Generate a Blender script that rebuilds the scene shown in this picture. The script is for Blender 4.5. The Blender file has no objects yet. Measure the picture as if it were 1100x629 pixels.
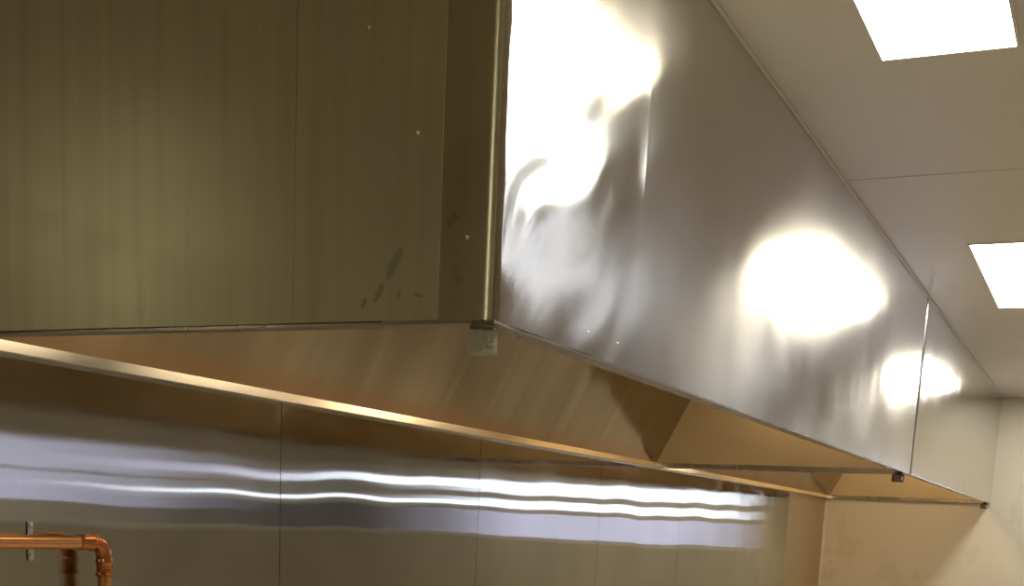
import bpy, bmesh, math, random
from mathutils import Vector, Matrix, noise as mnoise

scene = bpy.context.scene
C = scene.collection
PI = math.pi

# ------------------------------------------------------------------ measured
XF = -0.860      # hood front face
XB = -2.0814     # steel-clad wall surface
Y0 = 1.7257      # near end of the first hood
Y1 = 5.975       # far end of the first hood
Y2 = 6.012       # near end of the second hood
YE = 10.164      # far wall surface
ZB = 1.8875      # hood bottom
ZC = 2.650       # ceiling
XR = 2.60        # right wall
YN = -3.0        # wall behind

# ------------------------------------------------------------------ helpers
class MB:
    """collects shapes; build() links them as ONE mesh object"""
    def __init__(self): self.bm = bmesh.new()
    def box(self, x0, x1, y0, y1, z0, z1, bevel=0.0, seg=2):
        t = bmesh.new()
        vs = [t.verts.new((x, y, z)) for x in (x0, x1) for y in (y0, y1) for z in (z0, z1)]
        for f in ((0,1,3,2),(4,6,7,5),(0,4,5,1),(2,3,7,6),(0,2,6,4),(1,5,7,3)):
            t.faces.new([vs[i] for i in f])
        bmesh.ops.recalc_face_normals(t, faces=t.faces)
        if bevel > 0:
            bmesh.ops.bevel(t, geom=list(t.edges), offset=bevel, segments=seg, affect='EDGES', profile=.5)
        self._add(t); return self
    def _add(self, t, mat=None):
        m = bpy.data.meshes.new('tmp')
        if mat is not None: bmesh.ops.transform(t, matrix=mat, verts=t.verts)
        t.to_mesh(m); t.free(); self.bm.from_mesh(m); bpy.data.meshes.remove(m)
    def prism(self, poly, axis, a, b):
        """extrude 2-D polygon along axis ('x': poly=(y,z), 'y': (x,z), 'z': (x,y))"""
        t = bmesh.new()
        def P(p, w):
            return {'x': (w, p[0], p[1]), 'y': (p[0], w, p[1]), 'z': (p[0], p[1], w)}[axis]
        lo = [t.verts.new(P(p, a)) for p in poly]; hi = [t.verts.new(P(p, b)) for p in poly]
        n = len(poly)
        t.faces.new(lo); t.faces.new(hi[::-1])
        for i in range(n): t.faces.new((lo[i], lo[(i+1) % n], hi[(i+1) % n], hi[i]))
        bmesh.ops.recalc_face_normals(t, faces=t.faces)
        self._add(t); return self
    def tube(self, pts, rad, seg=32):
        """swept tube through points; rad is a number or a list"""
        t = bmesh.new(); pts = [Vector(p) for p in pts]; n = len(pts)
        rads = rad if isinstance(rad, (list, tuple)) else [rad]*n
        up = None; rings = []
        for i, p in enumerate(pts):
            d = (pts[min(i+1, n-1)] - pts[max(i-1, 0)]).normalized()
            if up is None: up = Vector((1, 0, 0)) if abs(d.x) < .9 else Vector((0, 0, 1))
            u = (up - d*up.dot(d)).normalized(); v = d.cross(u); up = u
            rings.append([t.verts.new(p + (u*math.cos(2*PI*k/seg) + v*math.sin(2*PI*k/seg))*rads[i]) for k in range(seg)])
        for i in range(n-1):
            for k in range(seg):
                t.faces.new((rings[i][k], rings[i][(k+1) % seg], rings[i+1][(k+1) % seg], rings[i+1][k]))
        t.faces.new(rings[0][::-1]); t.faces.new(rings[-1])
        bmesh.ops.recalc_face_normals(t, faces=t.faces)
        for f in t.faces: f.smooth = len(f.verts) == 4
        self._add(t); return self
    def build(self, name, mat, parent=None, smooth=None):
        me = bpy.data.meshes.new(name); self.bm.to_mesh(me); self.bm.free()
        o = bpy.data.objects.new(name, me); C.objects.link(o)
        if mat: me.materials.append(mat)
        if smooth:
            for p in me.polygons: p.use_smooth = True
            me.set_sharp_from_angle(angle=math.radians(smooth))
        if parent is not None:
            o.parent = parent; o.matrix_parent_inverse = Matrix.Identity(4)
            me.transform(Matrix.Translation(-world_loc(parent)))
        return o

def sheet(us, vs, P, thick=.0015):
    """thin sheet of metal: P(u, v) -> (point, normal); smooth outer skin, real thickness"""
    t = bmesh.new(); A = []; B = []
    for u in us:
        ra = []; rb = []
        for v in vs:
            p, n = P(u, v); ra.append(t.verts.new(p)); rb.append(t.verts.new(p - n*thick))
        A.append(ra); B.append(rb)
    nu, nv = len(us), len(vs)
    for i in range(nu-1):
        for j in range(nv-1):
            f = t.faces.new((A[i][j], A[i+1][j], A[i+1][j+1], A[i][j+1])); f.smooth = True
            f = t.faces.new((B[i][j+1], B[i+1][j+1], B[i+1][j], B[i][j])); f.smooth = True
    for i in range(nu-1):
        t.faces.new((A[i+1][0], A[i][0], B[i][0], B[i+1][0])); t.faces.new((A[i][-1], A[i+1][-1], B[i+1][-1], B[i][-1]))
    for j in range(nv-1):
        t.faces.new((A[0][j], A[0][j+1], B[0][j+1], B[0][j])); t.faces.new((A[-1][j+1], A[-1][j], B[-1][j], B[-1][j+1]))
    bmesh.ops.recalc_face_normals(t, faces=t.faces)
    for e in t.edges:
        if len(e.link_faces) == 2 and e.link_faces[0].smooth != e.link_faces[1].smooth: e.smooth = False
    m = MB(); m.bm.free(); m.bm = t
    return m

def span(a, b, step):
    n = max(1, int(round(abs(b-a)/step)))
    return [a + (b-a)*i/n for i in range(n+1)]

def pn(x, y, z): return mnoise.noise(Vector((x, y, z)))
def smooth01(t): t = max(0., min(1., t)); return t*t*(3-2*t)

def dent_front(y, z):
    """oil-canning of the long front sheet (metres, outwards)"""
    k = 1 - smooth01((y - Y0 - .05)/.75)
    e = smooth01((y - Y0)/.06)                         # stiff at the rolled corner
    d = .0022*pn(y*1.3, z*.9, 3.1) + .00055*pn(y*6.0, z*.9, 7.7) + .00026*pn(y*14, z*.6, 1.3)
    q = (-.59*(y-Y0) + .80*(z-ZB)) + .05*pn(y*4, z*4, 9.0)
    d += k*(.0075*pn(y*3.2, z*2.4, 21.0) +   .00100*math.sin(q*2*PI/.105 + 2.2*pn(y*5, z*5, 4)))
    d += .00010*math.exp(-((y-2.332)/.005)**2)*smooth01((z-1.93)/.03)*(1-smooth01((z-2.40)/.05))     # faint crease
    d -= .00030*math.exp(-((y-2.30)/.022)**2 - ((z-2.225)/.045)**2)                                     # small ding
    return d*e
def dent_wall(y, z):
    return .0024*pn(y*.9, z*1.0, 11.0) + .00090*pn(y*2.6, z*2.0, 5.0) + .00022*pn(y*6, z*3, 8.0)
def dent_inner(y, z):
    return .012*pn(y*1.5, z*.5, 31.0) + .0040*pn(y*4.0, z*.5, 17.0)

def world_loc(o):
    v = Vector((0, 0, 0))
    while o is not None: v += o.location; o = o.parent
    return v

def tag(o, label=None, cat=None, group=None, kind=None):
    if label: o['label'] = label
    if cat: o['category'] = cat
    if group: o['group'] = group
    if kind: o['kind'] = kind
    return o

def thing(name, loc, label, cat, group=None):
    o = bpy.data.objects.new(name, None); C.objects.link(o); o.location = loc
    o.empty_display_size = .1
    return tag(o, label, cat, group)

def copy_tree(o, parent=None):
    c = o.copy(); C.objects.link(c)
    if parent is not None: c.parent = parent
    for ch in [x for x in C.objects if x.parent == o]: copy_tree(ch, c)
    return c

# ------------------------------------------------------------------ materials
class NT:
    def __init__(self, name):
        self.m = bpy.data.materials.new(name); self.m.use_nodes = True
        self.t = self.m.node_tree; self.t.nodes.clear()
        self.out = self.t.nodes.new('ShaderNodeOutputMaterial')
    def n(self, typ, props=None, **ins):
        nd = self.t.nodes.new('ShaderNode' + typ)
        for k, v in (props or {}).items(): setattr(nd, k, v)
        for k, v in ins.items():
            key = int(k[1:]) if k[0] == 'i' and k[1:].isdigit() else k.replace('_', ' ')
            s = nd.inputs[key]
            if isinstance(v, bpy.types.NodeSocket): self.t.links.new(v, s)
            else: s.default_value = v
        return nd
    def math(self, op, a, b=0.0, c=None):
        kw = dict(i0=a, i1=b)
        if c is not None: kw['i2'] = c
        return self.n('Math', {'operation': op}, **kw).outputs[0]
    def coord(self, scale=(1, 1, 1), off=(0, 0, 0)):
        g = self.n('NewGeometry').outputs['Position']
        return self.n('Mapping', None, Vector=g, Scale=scale, Location=off).outputs[0]
    def noise(self, scale, vec, detail=2.0, rough=.5, dist=0.0):
        return self.n('TexNoise', None, Vector=vec, Scale=scale, Detail=detail, Roughness=rough, Distortion=dist).outputs['Fac']
    def ramp(self, fac, stops):
        r = self.n('ValToRGB', None, Fac=fac); e = r.color_ramp.elements
        while len(e) < len(stops): e.new(.5)
        for i, (p, c) in enumerate(stops):
            e[i].position = p; e[i].color = tuple(c) + (1,) if len(c) == 3 else c
        return r.outputs[0]
    def rng(self, v, a, b, c, d):
        return self.n('MapRange', None, i0=v, i1=a, i2=b, i3=c, i4=d).outputs[0]
    def mixc(self, f, a, b, typ='MIX'):
        m = self.t.nodes.new('ShaderNodeMix'); m.data_type = 'RGBA'; m.blend_type = typ
        for s, v in ((m.inputs[0], f), (m.inputs[6], a), (m.inputs[7], b)):
            if isinstance(v, bpy.types.NodeSocket): self.t.links.new(v, s)
            else: s.default_value = v if not isinstance(v, tuple) else (v + (1,) if len(v) == 3 else v)
        return m.outputs[2]
    def bsdf(self, **kw):
        p = self.n('BsdfPrincipled', None, **kw)
        self.t.links.new(p.outputs[0], self.out.inputs[0]); return p

def steel(name, col=(.52, .50, .45), rough=.25, aniso=.9, tangent=(0, 0, 1), grain=(1, 1, 90), bumps=(), smudge=.12, grain_amt=.10, grime_and_reflection=None, groove=None):
    """brushed stainless: tangent = direction the highlight is smeared in"""
    N = NT(name)
    c1 = N.noise(2.3, N.coord(), 2, .5, .2)
    col2 = tuple(c*(1-smudge*2) for c in col)
    base = N.mixc(N.rng(c1, .35, .65, 0, 1), col2 + (1,), col + (1,))
    g = N.noise(6.0, N.coord(grain), 3, .7)
    base = N.mixc(grain_amt, base, N.ramp(g, [(.3, (0, 0, 0)), (.7, (1, 1, 1))]), 'OVERLAY')
    r = N.math('ADD', N.rng(c1, .3, .7, rough*.85, rough*1.2), N.rng(g, .3, .7, -.015, .015))
    if grime_and_reflection:
        base, r = grime_and_reflection(N, base, r)
    tan = N.n('CombineXYZ', None, X=tangent[0], Y=tangent[1], Z=tangent[2]).outputs[0]
    kw = dict(Base_Color=base, Metallic=1.0, Roughness=r, Anisotropic=aniso, Tangent=tan)
    h = None
    for fn in bumps:
        v = fn(N); h = v if h is None else N.math('ADD', h, v)
    if h is not None:
        kw['Normal'] = N.n('Bump', None, Strength=1.0, Distance=1.0, Height=h).outputs[0]
    if groove:
        # fine brushing grooves: tilt the normal across the grooves only
        axis, amt, lean = groove
        s = N.n('SeparateXYZ', None, i0=N.n('NewGeometry').outputs['Position'])
        v = N.math('MULTIPLY', s.outputs[axis], 977.0)
        a = N.n('TexWhiteNoise', {'noise_dimensions': '1D'}, W=v).outputs[0]
        b = N.n('TexWhiteNoise', {'noise_dimensions': '1D'}, W=N.math('ADD', v, 31.7)).outputs[0]
        tilt = N.math('MULTIPLY', N.math('SUBTRACT', N.math('ADD', a, b), 1.0), amt)
        if lean: tilt = N.math('SUBTRACT', tilt, N.rng(s.outputs[1], 5.0, 8.9, 0, lean))   # grooves ground at a slant
        d = N.n('CombineXYZ', None, **{'XYZ'[axis]: tilt}).outputs[0]
        nn = N.n('VectorMath', {'operation': 'ADD'}, i0=N.n('NewGeometry').outputs['Normal'], i1=d).outputs[0]
        kw['Normal'] = N.n('VectorMath', {'operation': 'NORMALIZE'}, i0=nn).outputs[0]
    N.bsdf(**kw)
    return N.m

def wave(scale, vscale, amp, detail=1.0, dist=0.0, off=(0, 0, 0)):
    return lambda N: N.math('MULTIPLY', N.noise(scale, N.coord(vscale, off), detail, .5, dist), amp)

def near_corner(scale, vscale, amp, reach):
    """oil-canning that dies away from the near corner of the hood"""
    def f(N):
        y = N.n('SeparateXYZ', None, i0=N.n('NewGeometry').outputs['Position']).outputs[1]
        k = N.rng(y, Y0, Y0 + reach, 1, 0)
        return N.math('MULTIPLY', N.math('MULTIPLY', N.noise(scale, N.coord(vscale), 1.5, .5, 1.2), amp), k)
    return f

def plain(name, col, rough=.5, metal=0.0, nscale=6, var=.06, spec=.5, bump=0.0, bscale=20, coat=0.0):
    N = NT(name)
    f = N.noise(nscale, N.coord(), 4, .6)
    b = N.mixc(N.rng(f, .3, .7, 0, 1), tuple(c*(1-var) for c in col), tuple(min(1, c*(1+var)) for c in col))
    kw = dict(Base_Color=b, Roughness=N.rng(f, .3, .7, rough*.9, min(1, rough*1.1)), Metallic=metal, Specular_IOR_Level=spec, Coat_Weight=coat)
    if bump: kw['Normal'] = N.n('Bump', None, Strength=1.0, Distance=1.0, Height=N.math('MULTIPLY', N.noise(bscale, N.coord(), 2), bump)).outputs[0]
    N.bsdf(**kw); return N.m

def glow(name, col, s):
    N = NT(name)
    f = N.noise(30, N.coord(), 2)
    c = N.mixc(f, col, tuple(x*.98 for x in col))
    e = N.n('Emission', None, Color=c, Strength=s)
    N.t.links.new(e.outputs[0], N.out.inputs[0]); return N.m

def blob(N, cx, cz, rx, rz, ang, pos, warp):
    """0..1 mask of a hand smudge on the end face"""
    s = N.n('SeparateXYZ', None, i0=pos)
    dx = N.math('ADD', N.math('SUBTRACT', s.outputs[0], cx), warp); dz = N.math('ADD', N.math('SUBTRACT', s.outputs[2], cz), warp)
    ca, sa = math.cos(ang), math.sin(ang)
    u = N.math('DIVIDE', N.math('ADD', N.math('MULTIPLY', dx, ca), N.math('MULTIPLY', dz, sa)), rx)
    v = N.math('DIVIDE', N.math('SUBTRACT', N.math('MULTIPLY', dz, ca), N.math('MULTIPLY', dx, sa)), rz)
    d = N.math('ADD', N.math('MULTIPLY', u, u), N.math('MULTIPLY', v, v))
    return N.rng(d, .6, 1.15, 1, 0)

def corner_gloss(N, base, r):
    """protective-film gloss near the rolled corner, duller farther along"""
    y = N.n('SeparateXYZ', None, i0=N.n('NewGeometry').outputs['Position']).outputs[1]
    k = N.rng(y, Y0 + .1, Y0 + .7, .33, 1)
    return base, N.math('MULTIPLY', r, k)

def end_grime(N, base, r):
    pos = N.n('NewGeometry').outputs['Position']
    w = N.math('MULTIPLY', N.math('SUBTRACT', N.noise(70, N.coord(), 2), .5), .018)
    m = None
    for b in ((-1.030, 1.972, .026, .008, 1.05), (-1.056, 1.932, .018, .006, 1.05), (-1.083, 1.917, .007, .004, 1.4),
              (-1.022, 1.926, .007, .004, 1.2), (-.988, 1.926, .010, .004, -.5), (-.925, 1.955, .018, .005, -1.1),
              (-.935, 2.03, .012, .007, .8)):
        k = blob(N, *b, pos, w); m = k if m is None else N.math('MAXIMUM', m, k)
    st = N.noise(7, N.coord((3.2, 1, .12)), 3, .6)              # run-down streaks
    base = N.mixc(N.rng(st, .45, .8, 0, .25), base, (.22, .20, .13))
    base = N.mixc(N.math('MULTIPLY', m, .32), base, (.10, .08, .05))
    return base, N.math('ADD', r, N.math('MULTIPLY', m, .12))

def wall_haze(N, base, r):
    h = N.noise(3.0, N.coord((1, .8, 2.5)), 4, .6, 1.0)
    z = N.n('SeparateXYZ', None, i0=N.n('NewGeometry').outputs['Position']).outputs[2]
    top = N.math('MULTIPLY', N.rng(z, 1.72, 1.86, 0, 1), N.rng(h, .42, .8, 0, 1))      # greasy haze under the gutter
    base = N.mixc(N.math('MULTIPLY', top, .5), base, (.62, .55, .42))
    return base, N.math('ADD', r, N.math('MULTIPLY', top, .25))

def painted_reflections(N, base, r):
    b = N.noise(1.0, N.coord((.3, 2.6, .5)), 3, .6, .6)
    base = N.mixc(N.rng(b, .35, .65, 0, .6), base, (.26, .19, .12))  # dark and pale bands paint wavy reflections into the panel colour
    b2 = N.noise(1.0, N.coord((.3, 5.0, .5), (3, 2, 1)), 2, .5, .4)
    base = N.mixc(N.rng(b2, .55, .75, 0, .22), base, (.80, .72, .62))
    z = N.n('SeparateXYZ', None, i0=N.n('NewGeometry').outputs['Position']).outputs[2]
    base = N.mixc(N.rng(z, ZB+.03, ZB+.09, .65, 0), base, (.46, .26, .11))  # warm reflection along the lower edge, painted into the base colour
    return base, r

M = {}
M['front'] = steel('brushed_steel_front', (.60, .555, .445), .185, .95, (0, 0, 1), (1, .6, 60), (), .05, .03, corner_gloss, (2, .03, 0))
M['front_far'] = steel('brushed_steel_far_front', (.60, .57, .49), .15, .90, (0, 0, 1), (1, .6, 60), (), .04, .04)
M['end'] = steel('brushed_steel_end', (.74, .69, .45), .42, .45, (0, 0, 1), (50, 1, 1), (), .03, .03, end_grime)
M['endwrap'] = steel('brushed_steel_end_wrap', (.64, .58, .36), .36, .5, (0, 0, 1), (50, 1, 1), (), .12, .03, end_grime)
M['wallsheet'] = steel('brushed_steel_wall_sheet', (.47, .44, .36), .04, .9, (0, 1, 0), (1, 70, 1), (), .08, .04, wall_haze, (1, .085, .22))
M['wallmatte'] = steel('dull_wall_sheet', (.62, .52, .36), .45, .3, (0, 1, 0), (1, 40, 1), (), .04, .04)
M['inner'] = steel('steel_inside_hood', (.50, .42, .30), .14, .9, (0, 0, 1), (1, 30, 1), (), .06, .06, painted_reflections)
M['lining'] = steel('steel_lining', (.58, .50, .38), .3, .6, (0, 0, 1), (1, 30, 1), (), .06, .04)
M['innerend'] = steel('steel_inside_hood_end', (.74, .60, .38), .42, .5, (1, 0, 0), (1, 1, 30), (), .04, .05)
M['lip'] = steel('steel_folded_edge', (.56, .50, .40), .25, 0, (0, 1, 0), (1, 1, 1), (), .10, .05)
M['gutter'] = steel('steel_grease_gutter', (.90, .84, .70), .22, .4, (0, 1, 0), (1, 1, 1), (), .08, .05)
M['cast'] = plain('cast_metal_cup', (.46, .43, .31), .5, .35, 40, .08)
M['castdark'] = steel('dark_cast_steel', (.16, .13, .09), .45, 0, (0, 0, 1), (4, 4, 4), (), .08, .05)  # darker metal for the two farther cups
M['rivet'] = steel('rivet_steel', (.82, .78, .62), .25, 0, (0, 0, 1), (1, 1, 1), (), .05, .02)
M['zinc'] = steel('zinc_plated_steel', (.55, .53, .47), .30, 0, (0, 0, 1), (8, 8, 8), (), .08, .05)
M['copper'] = steel('copper', (.86, .42, .18), .22, 0, (0, 1, 0), (1, 1, 6), (), .10, .05)
M['coppersolder'] = steel('copper_fitting', (.70, .26, .10), .17, 0, (0, 1, 0), (3, 3, 3), (), .14, .05)
M['ceiling'] = plain('ceiling_panel', (.65, .60, .525), .33, 0, 1.2, .05, .5)
M['farwall'] = plain('cream_wall_panel', (.66, .60, .47), .28, 0, 2, .015, .5)
M['wall'] = plain('painted_wall', (.54, .49, .37), .5, 0, 2, .05)
M['core'] = plain('dark_joint', (.03, .03, .025), .8)
M['floor'] = plain('floor_vinyl', (.42, .36, .25), .45, 0, 5, .12)
M['trim'] = plain('sealant_trim', (.72, .68, .58), .4)
M['frame'] = plain('white_powder_coat', (.80, .79, .76), .4)
M['dark'] = plain('dark_rubber', (.03, .028, .025), .6)
M['light'] = glow('diffuser_light', (1.0, .96, .87), 18.5)
M['lightcool'] = glow('diffuser_light_cool', (.76, .81, 1.0), 2.2)
M['lightfill'] = glow('fill_light_daylight', (.88, .93, 1.0), 14)  # for the added fill panel that whitens the hood corner
M['hoodlamp'] = glow('hood_lamp_glow', (1.0, .81, .56), 5)
M['hoodlampfar'] = glow('hood_lamp_glow_bright', (1.0, .74, .44), 14)
def glass(name, col):
    N = NT(name)
    g = N.n('BsdfGlossy', None, Roughness=.02); t = N.n('BsdfTransparent', None, Color=col + (1,))
    mx = N.n('MixShader', None, i0=.06, i1=t.outputs[0], i2=g.outputs[0]); N.t.links.new(mx.outputs[0], N.out.inputs[0])
    return N.m
M['glass'] = glass('window_glass', (.93, .97, 1.0))
M['tinted'] = glass('tinted_window_glass', (.44, .44, .48))
M['paleglass'] = glass('pale_window_glass', (.55, .55, .60))
M['darkglass'] = glass('dark_window_glass', (.165, .155, .145))

# ------------------------------------------------------------------ setting
def struct(mb, name, mat, parent=None):
    o = mb.build(name, mat, parent)
    if parent is None: o['kind'] = 'structure'
    return o

T = .15
struct(MB().box(XB-.3, XR+T, YN-T, YE+T, -.1, 0), 'floor', M['floor'])
ceiling = struct(MB().box(XB-.3, XR+T, YN-T, YE+T, ZC, ZC+.1), 'ceiling', M['ceiling'])

# steel-clad wall behind the hood
wall_left = struct(MB().box(XB-.20, XB-.0035, YN-T, YE+T, 0, ZC), 'wall_left', M['core'])
edges = [YN, -1.880, -.680, .512, 1.712, 2.912, 4.118, 5.313, 6.472, 7.650, 8.930, YE-.002]
for i in range(len(edges)-1):
    last = i == len(edges)-2
    sheet(span(edges[i]+.0013, edges[i+1]-.0013, .04), span(.002, ZC-.002, .04),
          lambda y, z: (Vector((XB + (0 if last else dent_wall(y, z)), y, z)), Vector((1, 0, 0))), .0025).build(
        'cladding_sheet', M['wallmatte'] if last else M['wallsheet'], wall_left)

def wall_with_hole(axis, w0, w1, a0, a1, ha0, ha1, hz0, hz1):
    m = MB()
    for (p, q, r, s) in ((a0, ha0, 0, ZC), (ha1, a1, 0, ZC), (ha0, ha1, 0, hz0), (ha0, ha1, hz1, ZC)):
        if axis == 'y': m.box(p, q, w0, w1, r, s)
        else: m.box(w0, w1, p, q, r, s)
    return m

WZ0, WZ1 = 1.42, 2.01
def wall_with_holes(axis, w0, w1, a0, a1, holes):
    m = MB()
    def b(p, q, r, t):
        if axis == 'y': m.box(p, q, w0, w1, r, t)
        else: m.box(w0, w1, p, q, r, t)
    e = a0
    for h0, h1 in holes:
        b(e, h0, 0, ZC); b(h0, h1, 0, WZ0); b(h0, h1, WZ1, ZC); e = h1
    b(e, a1, 0, ZC)
    return m
struct(wall_with_holes('y', YE, YE+T, XB-.0035, XR, [(-.42, .95), (1.05, 2.45)]), 'wall_far', M['farwall'])
struct(wall_with_holes('x', XR, XR+T, YN, YE+T, [(5.0, 7.9), (8.0, 10.0)]), 'wall_right', M['wall'])
struct(MB().box(XB-.0035, XR, YN-T, YN, 0, ZC), 'wall_near', M['wall'])

def window(name, axis, w, a0, a1, panes):
    """opening with a frame; panes = (bottom, top, glass), solid rail between them"""
    m = MB(); d0, d1 = w+.02, w+.08
    def bx(mb, p, q, r, t, e0=d0, e1=d1):
        if axis == 'y': mb.box(p, q, e0, e1, r, t)
        else: mb.box(e0, e1, p, q, r, t)
    bx(m, a0, a0+.02, WZ0, WZ1); bx(m, a1-.02, a1, WZ0, WZ1)
    e = WZ0
    for (z0, z1, g) in panes: bx(m, a0, a1, e, z0); e = z1
    bx(m, a0, a1, e, WZ1)
    o = m.build(name, M['frame']); o['kind'] = 'structure'
    for (z0, z1, g) in panes:
        q = MB(); bx(q, a0+.01, a1-.01, z0-.004, z1+.004, w+.048, w+.052); q.build('pane', g, o)
window('window_1', 'y', YE, -.42, .95, [(1.45, 1.655, M['paleglass']), (1.695, 1.765, M['glass']), (1.815, 1.925, M['glass'])])
window('window_2', 'y', YE, 1.05, 2.45, [(1.45, 1.655, M['darkglass']), (1.700, 1.732, M['glass']), (1.860, 1.925, M['glass'])])
window('window_3', 'x', XR, 8.0, 10.0, [(1.45, 1.655, M['darkglass']), (1.700, 1.728, M['glass']), (1.865, 1.928, M['paleglass'])])
window('window_4', 'x', XR, 5.0, 7.9, [(1.575, 1.776, M['tinted']), (1.792, 1.985, M['tinted'])])

# trims: bead between hood and ceiling, ceiling joint strip, corner strip of the far wall
struct(MB().box(XF+.0005, XF+.009, Y0, YE-.001, ZC-.006, ZC), 'trim_1', M['trim'])
struct(MB().box(XF+.010, XR, 4.050, 4.090, ZC-.0012, ZC), 'trim_2', M['ceiling'])
struct(MB().box(XB, XB+.022, YE-.012, YE, 0, ZB-.02, .003, 2), 'trim_3', M['trim'])

# ------------------------------------------------------------------ hood sections
def rivet(parent, x, y, z, axis='y', r=.0042):
    n = 6
    if axis == 'y': pts = [(x, y - .0028*math.sin(PI/2*k/n), z) for k in range(n+1)]
    else: pts = [(x + .0022*math.sin(PI/2*k/n), y, z) for k in range(n+1)]
    MB().tube(pts, [r*math.cos(PI/2*k/n*.95) for k in range(n+1)], 16).build('rivet', M['rivet'], parent)

def hood(name, ya, yb, label, near):
    t = thing(name, (XF, ya, ZB), label, 'hood', 'stainless steel hood sections in one run')
    front = M['front'] if near else M['front_far']
    # outer wrap sheet with a rolled corner at the near end
    R = .020 if near else .003
    xe = -1.05 if near else XF - .20
    prof = [(x, ya, 0, -1) for x in span(xe, XF-R, .03)]
    for k in range(1, 12):
        a = -PI/2 + PI/2*k/12
        prof.append((XF-R+R*math.cos(a), ya+R+R*math.sin(a), math.cos(a), math.sin(a)))
    # (finer rows near the viewer)
    prof += [(XF, y, 1, 0) for y in (span(ya+R, 2.30, .016) + [2.316, 2.323, 2.328, 2.332, 2.336, 2.341] + span(2.355, yb, .025) if near else span(ya+R, yb, .03))]
    def P(i, z):
        x, y, nx, ny = prof[i]; n = Vector((nx, ny, 0))
        return Vector((x, y, z)) + n*(dent_front(y, z) if nx == 1 else 0), n
    w = sheet(range(len(prof)), span(ZB, ZC-.001, .015), P).build('front_panel', front, t)
    if near:
        w.data.materials.append(M['endwrap'])
        for p in w.data.polygons:
            if p.normal.y < -.75: p.material_index = 1
    # near end sheets
    sp = MB()
    if near:
        sp.box(-1.2128, -.954, ya-.0015, ya, ZB+.002, ZC-.001).build('end_panel', M['end'], t)
        MB().box(XB+.001, -1.2134, ya-.0015, ya, ZB+.002, ZC-.001).build('end_panel', M['end'], t)
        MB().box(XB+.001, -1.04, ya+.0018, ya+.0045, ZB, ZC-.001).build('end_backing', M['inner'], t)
        for (x, z) in ((-1.086, 2.307), (-.997, 2.154), (-.909, 2.004)):
            rivet(t, x, ya - (.0015 if x < -.954 else 0), z)
        rivet(t, XF, 2.090, 1.923, 'x', .003); rivet(t, XF, 2.235, 1.925, 'x', .0025)
    else:
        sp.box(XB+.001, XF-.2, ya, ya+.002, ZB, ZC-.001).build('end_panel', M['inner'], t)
    # folded bottom lip: front and near end
    MB().prism([(XF-.0008, ZB-.004), (XF-.0005, ZB), (XF-.002, ZB+.001), (XF-.0330, ZB+.001), (XF-.0330, ZB+.014), (XF-.0345, ZB+.014), (XF-.0345, ZB-.004)],
               'y', ya+.004, yb-.001).build('front_lip', M['lip'], t)
    MB().prism([(ya+.0005, ZB-.004), (ya+.0005, ZB), (ya+.030, ZB+.001), (ya+.030, ZB+.013), (ya+.0315, ZB+.013), (ya+.0315, ZB-.004)],
               'x', XB+.036, XF-.036).build('end_lip', M['lip'], t)
    # gutter against the wall
    MB().prism([(XB+.0005, ZB-.006), (XB+.036, ZB-.006), (XB+.0385, ZB-.004), (XB+.0325, ZB+.021), (XB+.0315, ZB+.0215), (XB+.0305, ZB+.020),
                (XB+.034, ZB+.000), (XB+.004, ZB+.000), (XB+.004, ZB+.030), (XB+.0005, ZB+.030)],
               'y', ya+.002, yb-.001).build('gutter', M['gutter'], t)
    # sloping inner rear panel
    dx, dz = .135, .266
    xr, zr = XB+.030, ZB+.012
    xt = xr + dx/dz*(2.56-zr)
    nr = Vector((dz, 0, -dx)).normalized()
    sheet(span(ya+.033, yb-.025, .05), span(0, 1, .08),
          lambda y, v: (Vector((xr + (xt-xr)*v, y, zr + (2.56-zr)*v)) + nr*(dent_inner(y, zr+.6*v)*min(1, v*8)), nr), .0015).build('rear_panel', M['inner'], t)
    # far end panel and its folded bottom edge
    MB().box(XB+.03, XF-.036, yb-.022, yb-.020, ZB+.004, 2.60).build('inner_end_panel', M['innerend'], t)
    MB().prism([(yb-.024, ZB-.004), (yb-.024, ZB+.014), (yb-.026, ZB+.018), (yb-.003, ZB+.018), (yb-.001, ZB-.004)], 'x', XB+.036, XF-.036).build('end_lip', M['lip'], t)
    MB().box(xt-.05, XF-.002, ya+.004, yb-.003, 2.562, 2.566).build('top_panel', M['lining'], t)
    MB().box(XF-.0045, XF-.003, ya+.02, yb-.003, ZB+.003, 2.56).build('front_lining', M['lining'], t)
    # light fitting up inside
    for k, yc in enumerate((ya+.875, ya+2.075, ya+3.275)):
        hl = .46 if k == 0 else .30
        fit = MB().box(-1.52, -1.24, yc-hl-.02, yc+hl+.02, 2.50, 2.561, .01, 2).build('light_fitting', M['zinc'], t)
        MB().box(-1.50, -1.26, yc-hl, yc+hl, 2.488, 2.50, .004, 2).build('lens', M['hoodlamp'] if near and k < 2 else M['hoodlampfar'], fit)
    return t

hood1 = hood('exhaust_hood', Y0, Y1, 'long near stainless exhaust hood with smudged olive end face and rolled corner', True)
hood2 = hood('exhaust_hood', Y2, YE-.004, 'farther stainless exhaust hood meeting the cream end wall', False)
MB().box(XF-.012, XF-.002, Y1, Y2, ZB+.02, ZC-.001).build('joint_strip', M['core'], hood2)

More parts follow.
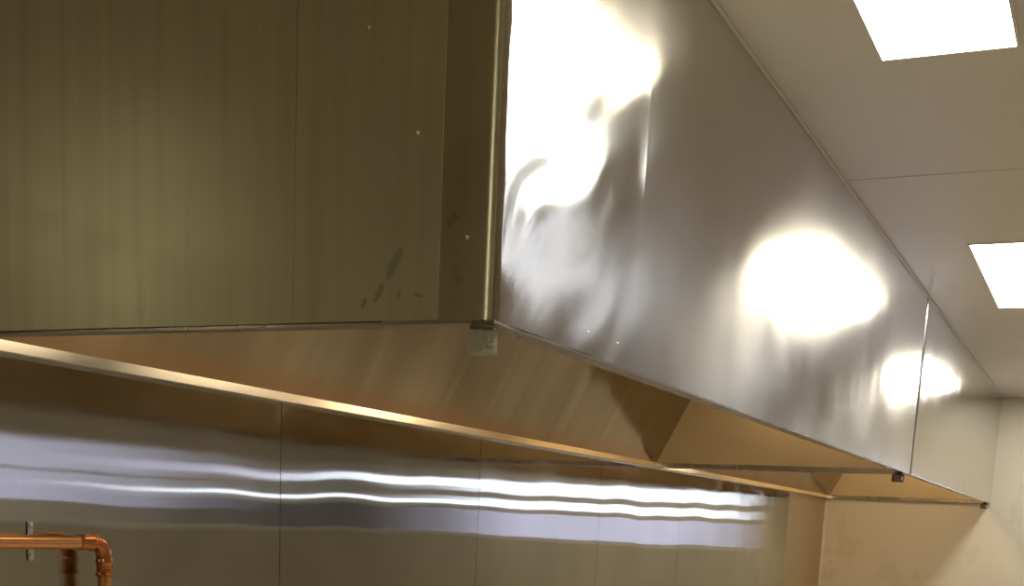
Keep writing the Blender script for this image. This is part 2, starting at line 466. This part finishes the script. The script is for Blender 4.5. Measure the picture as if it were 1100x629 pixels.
# ------------------------------------------------------------------ hexagonal grease cups
def grease_cup(hood_thing, loc, vertex_dir, mat):
    x, y, z = loc                                # z = top of the neck
    a0 = math.atan2(vertex_dir[1], vertex_dir[0])
    R = .0265; h = .034; zt = z - .007; zb = zt - h
    bm = bmesh.new(); nseg = 72
    rin = R*math.cos(PI/6)
    def hexr(a):
        k = (a - a0) % (PI/3) - PI/6
        return rin/math.cos(k)
    prof = [(zt, 0, rin*.93), (zt-.0022, .0, None), (zb+.0025, 0, None), (zb, 0, rin*.92)]
    rings = []
    for (zz, _, cap) in prof:
        ring = []
        for i in range(nseg):
            a = a0 + 2*PI*i/nseg
            r = hexr(a)
            if cap is not None: r = min(r, cap)
            ring.append(bm.verts.new((x + r*math.cos(a), y + r*math.sin(a), zz)))
        rings.append(ring)
    for (ra, rb) in zip(rings, rings[1:]):
        for i in range(nseg): bm.faces.new((ra[i], ra[(i+1) % nseg], rb[(i+1) % nseg], rb[i]))
    bm.faces.new(rings[0][::-1]); bm.faces.new(rings[-1])
    bmesh.ops.recalc_face_normals(bm, faces=bm.faces)
    b = MB(); b.bm = bm
    t = b.build('grease_cup', mat, hood_thing, smooth=20)
    MB().tube([(x, y, zt-.001), (x, y, z-.0028), (x, y, z-.0026), (x, y, z)], [.0165, .0165, .020, .020], 32).build('neck', mat, t)
    # raised casting mark on the face to the right of the leading edge
    am = a0 + PI/6
    nrm = Vector((math.cos(am), math.sin(am), 0)); tn = Vector((-nrm.y, nrm.x, 0))
    mk = MB(); c0 = Vector((x, y, (zt+zb)/2)) + nrm*rin
    def stroke(u0, u1, v0, v1):
        tb = bmesh.new(); q = []
        for w in (-.001, .0015):
            for (u, v) in ((u0, v0), (u1, v0), (u1, v1), (u0, v1)):
                q.append(tb.verts.new(c0 + nrm*w + tn*u + Vector((0, 0, v))))
        for f in ((0,1,2,3), (7,6,5,4), (0,4,5,1), (1,5,6,2), (2,6,7,3), (3,7,4,0)): tb.faces.new([q[i] for i in f])
        bmesh.ops.recalc_face_normals(tb, faces=tb.faces); mk._add(tb)
    s = .0013
    stroke(-.0052, -.0052+2*s, -.001, .0075); stroke(.0052-2*s, .0052, -.001, .0075)
    stroke(-.0030, .0030, .0018, .0018+1.7*s); stroke(-.0052, .0052, .0075-1.2*s, .0075)
    stroke(-.0062, .0062, -.0072, -.0072+2.2*s)
    mk.build('cast_mark', M['rivet'], t)
    return t
cam_dir = Vector((.893, -1.765, 0)).normalized()
for h, cx, cy, mt in ((hood1, -.8945, 1.7600, M['cast']), (hood1, -.892, 5.860, M['castdark']), (hood2, -.892, 10.05, M['castdark'])):
    grease_cup(h, (cx, cy, ZB-.004), (cam_dir.x, cam_dir.y), mt)

# ------------------------------------------------------------------ ceiling lights
def ceiling_light(x0, y0, mat, label, group='recessed ceiling light panels', w=.281, l=1.318, bars=0):
    t = thing('ceiling_light', (x0 + w/2, y0 + l/2, ZC), label, 'ceiling light', group)
    f = .008
    fr = MB()
    for b in ((x0-f, x0+w+f, y0-f, y0), (x0-f, x0+w+f, y0+l, y0+l+f), (x0-f, x0, y0, y0+l), (x0+w, x0+w+f, y0, y0+l)):
        fr.box(b[0], b[1], b[2], b[3], ZC-.0035, ZC)
    fr.build('frame', M['ceiling'], t)
    MB().box(x0, x0+w, y0, y0+l, ZC-.0025, ZC).build('diffuser', mat, t)
    for k in range(bars):
        yb = y0 + l*(k+.5)/bars
        MB().box(x0, x0+w, yb-.055, yb+.055, ZC-.010, ZC-.003, .002, 1).build('reflection_bar', M['frame'], t)  # added bars that cut the panel's reflection into stripes
    return t
LX = -.5912
ceiling_light(LX, 1.761, M['light'], 'nearest glowing rectangular ceiling panel, cut by the top of the picture')
ceiling_light(LX, 4.999, M['light'], 'second glowing rectangular ceiling panel beyond the joint, cut by the right picture edge')
ceiling_light(LX, 8.237, M['light'], 'third glowing ceiling panel near the cream end wall, seen mirrored in the hood front')
ceiling_light(LX, -1.477, M['light'], 'glowing ceiling panel behind the viewer, at the near end of the row')
ceiling_light(-.24, 2.60, M['lightfill'], 'unseen daylight-white fill panel added between the two rows to brighten the hood corner', w=.42, l=1.25)  # added out of view to fill the bright patch mirrored at the corner
ceiling_light(.24, 3.95, M['lightcool'], 'wide dim bluish panel in the second row, nearer one, with bars added to stripe its reflection', 'second row of ceiling panels', .62, 2.3, 5)
ceiling_light(.62, 8.237, M['lightcool'], 'narrow dim bluish panel in the second row, nearest the cream end wall', 'second row of ceiling panels')

# ------------------------------------------------------------------ copper pipe
PX, PZ, PR = -2.031, 1.508, .0150
EY = 2.178; ER = .034            # vertical leg position, bend radius
pipe = thing('copper_pipe', (PX, EY, 0), 'bright copper water pipe on the steel wall with an elbow turning down', 'pipe')
MB().tube([(PX, .30, PZ), (PX, EY-ER-.015, PZ)], PR).build('horizontal_pipe', M['copper'], pipe, smooth=40)
MB().tube([(PX, EY, PZ-ER-.015), (PX, EY, .002)], PR).build('vertical_pipe', M['copper'], pipe, smooth=40)
pts = [(PX, EY-ER-.045, PZ), (PX, EY-ER-.044, PZ), (PX, EY-ER-.012, PZ), (PX, EY-ER-.010, PZ), (PX, EY-ER-.006, PZ), (PX, EY-ER-.003, PZ)]
rr = [PR+.0006, PR+.0022, PR+.0022, PR+.0038, PR+.0038, PR+.0020]
for k in range(13):
    a = PI/2*k/12
    pts.append((PX, EY-ER+ER*math.sin(a), PZ-ER+ER*math.cos(a))); rr.append(PR+.0024)
for dz, r in ((.003, .0020), (.006, .0040), (.010, .0040), (.012, .0020), (.033, .0020), (.035, .0044), (.039, .0044), (.041, .0006)):
    pts.append((PX, EY, PZ-ER-dz)); rr.append(PR+r)
MB().tube(pts, rr, 40).build('elbow', M['coppersolder'], pipe, smooth=50)

CY = 2.012
clip = thing('pipe_clip', (XB, CY, PZ), 'zinc saddle clip screwed to the steel wall behind the copper pipe', 'pipe clip')
MB().box(XB+.0005, XB+.003, CY-.008, CY+.008, PZ+.013, PZ+.041, .001, 2).build('mounting_tab', M['zinc'], clip)
MB().box(XB+.0005, XB+.003, CY-.008, CY+.008, PZ-.041, PZ-.013, .001, 2).build('mounting_tab', M['zinc'], clip)
st = MB(); prof = []
for k in range(25):
    a = -PI/2 + PI*k/24
    prof.append((PX + (PR+.002)*math.cos(a), PZ + (PR+.002)*math.sin(a)))
prof = [(XB+.002, PZ-PR-.002)] + prof + [(XB+.002, PZ+PR+.002)]
inner = [(XB+.002, PZ+PR+.0003)] + [(PX + (PR+.0003)*math.cos(PI/2 - PI*k/24), PZ + (PR+.0003)*math.sin(PI/2 - PI*k/24)) for k in range(25)] + [(XB+.002, PZ-PR-.0003)]
st.box(XB+.0005, PX-PR+.001, CY-.007, CY+.007, PZ-.007, PZ+.007, .001, 1)
st.build('stand_off', M['zinc'], clip)
for s in (1, -1):
    z = PZ + s*.031
    MB().tube([(XB+.0028, CY, z), (XB+.0042, CY, z), (XB+.0055, CY, z), (XB+.006, CY, z)], [.0055, .0053, .0038, .001], 20).build('screw', M['rivet'], clip, smooth=50)

# ------------------------------------------------------------------ world and camera
w = bpy.data.worlds.new('World'); scene.world = w; w.use_nodes = True
wt = w.node_tree; bg = wt.nodes['Background']
bg.inputs[0].default_value = (.76, .80, 1.0, 1); bg.inputs[1].default_value = 6.0

cd = bpy.data.cameras.new('Camera'); cam = bpy.data.objects.new('Camera', cd); C.objects.link(cam)
Rv = Vector((0.9032165, 0.42665603, 0.0465251)); Uv = Vector((-0.11733778, 0.14120781, 0.98300163)); Fv = Vector((-0.41283387, 0.89332244, -0.1776041))
m = Matrix((Rv, Uv, -Fv)).transposed().to_4x4(); m.translation = Vector((0, 0, 1.6)); cam.matrix_world = m
f_px = 1349.78
cd.sensor_fit = 'HORIZONTAL'; cd.sensor_width = 36; cd.lens = 36*f_px/1100
cd.shift_x = 0; cd.shift_y = (801.71 - 314.5)/1100
cd.clip_start = .02; cd.clip_end = 60
scene.camera = cam

scene.view_settings.view_transform = 'Standard'
scene.view_settings.look = 'None'
scene.view_settings.exposure = 0
scene.cycles.max_bounces = 12; scene.cycles.glossy_bounces = 8; scene.cycles.diffuse_bounces = 5
scene.cycles.use_denoising = True
scene.cycles.sample_clamp_indirect = 6
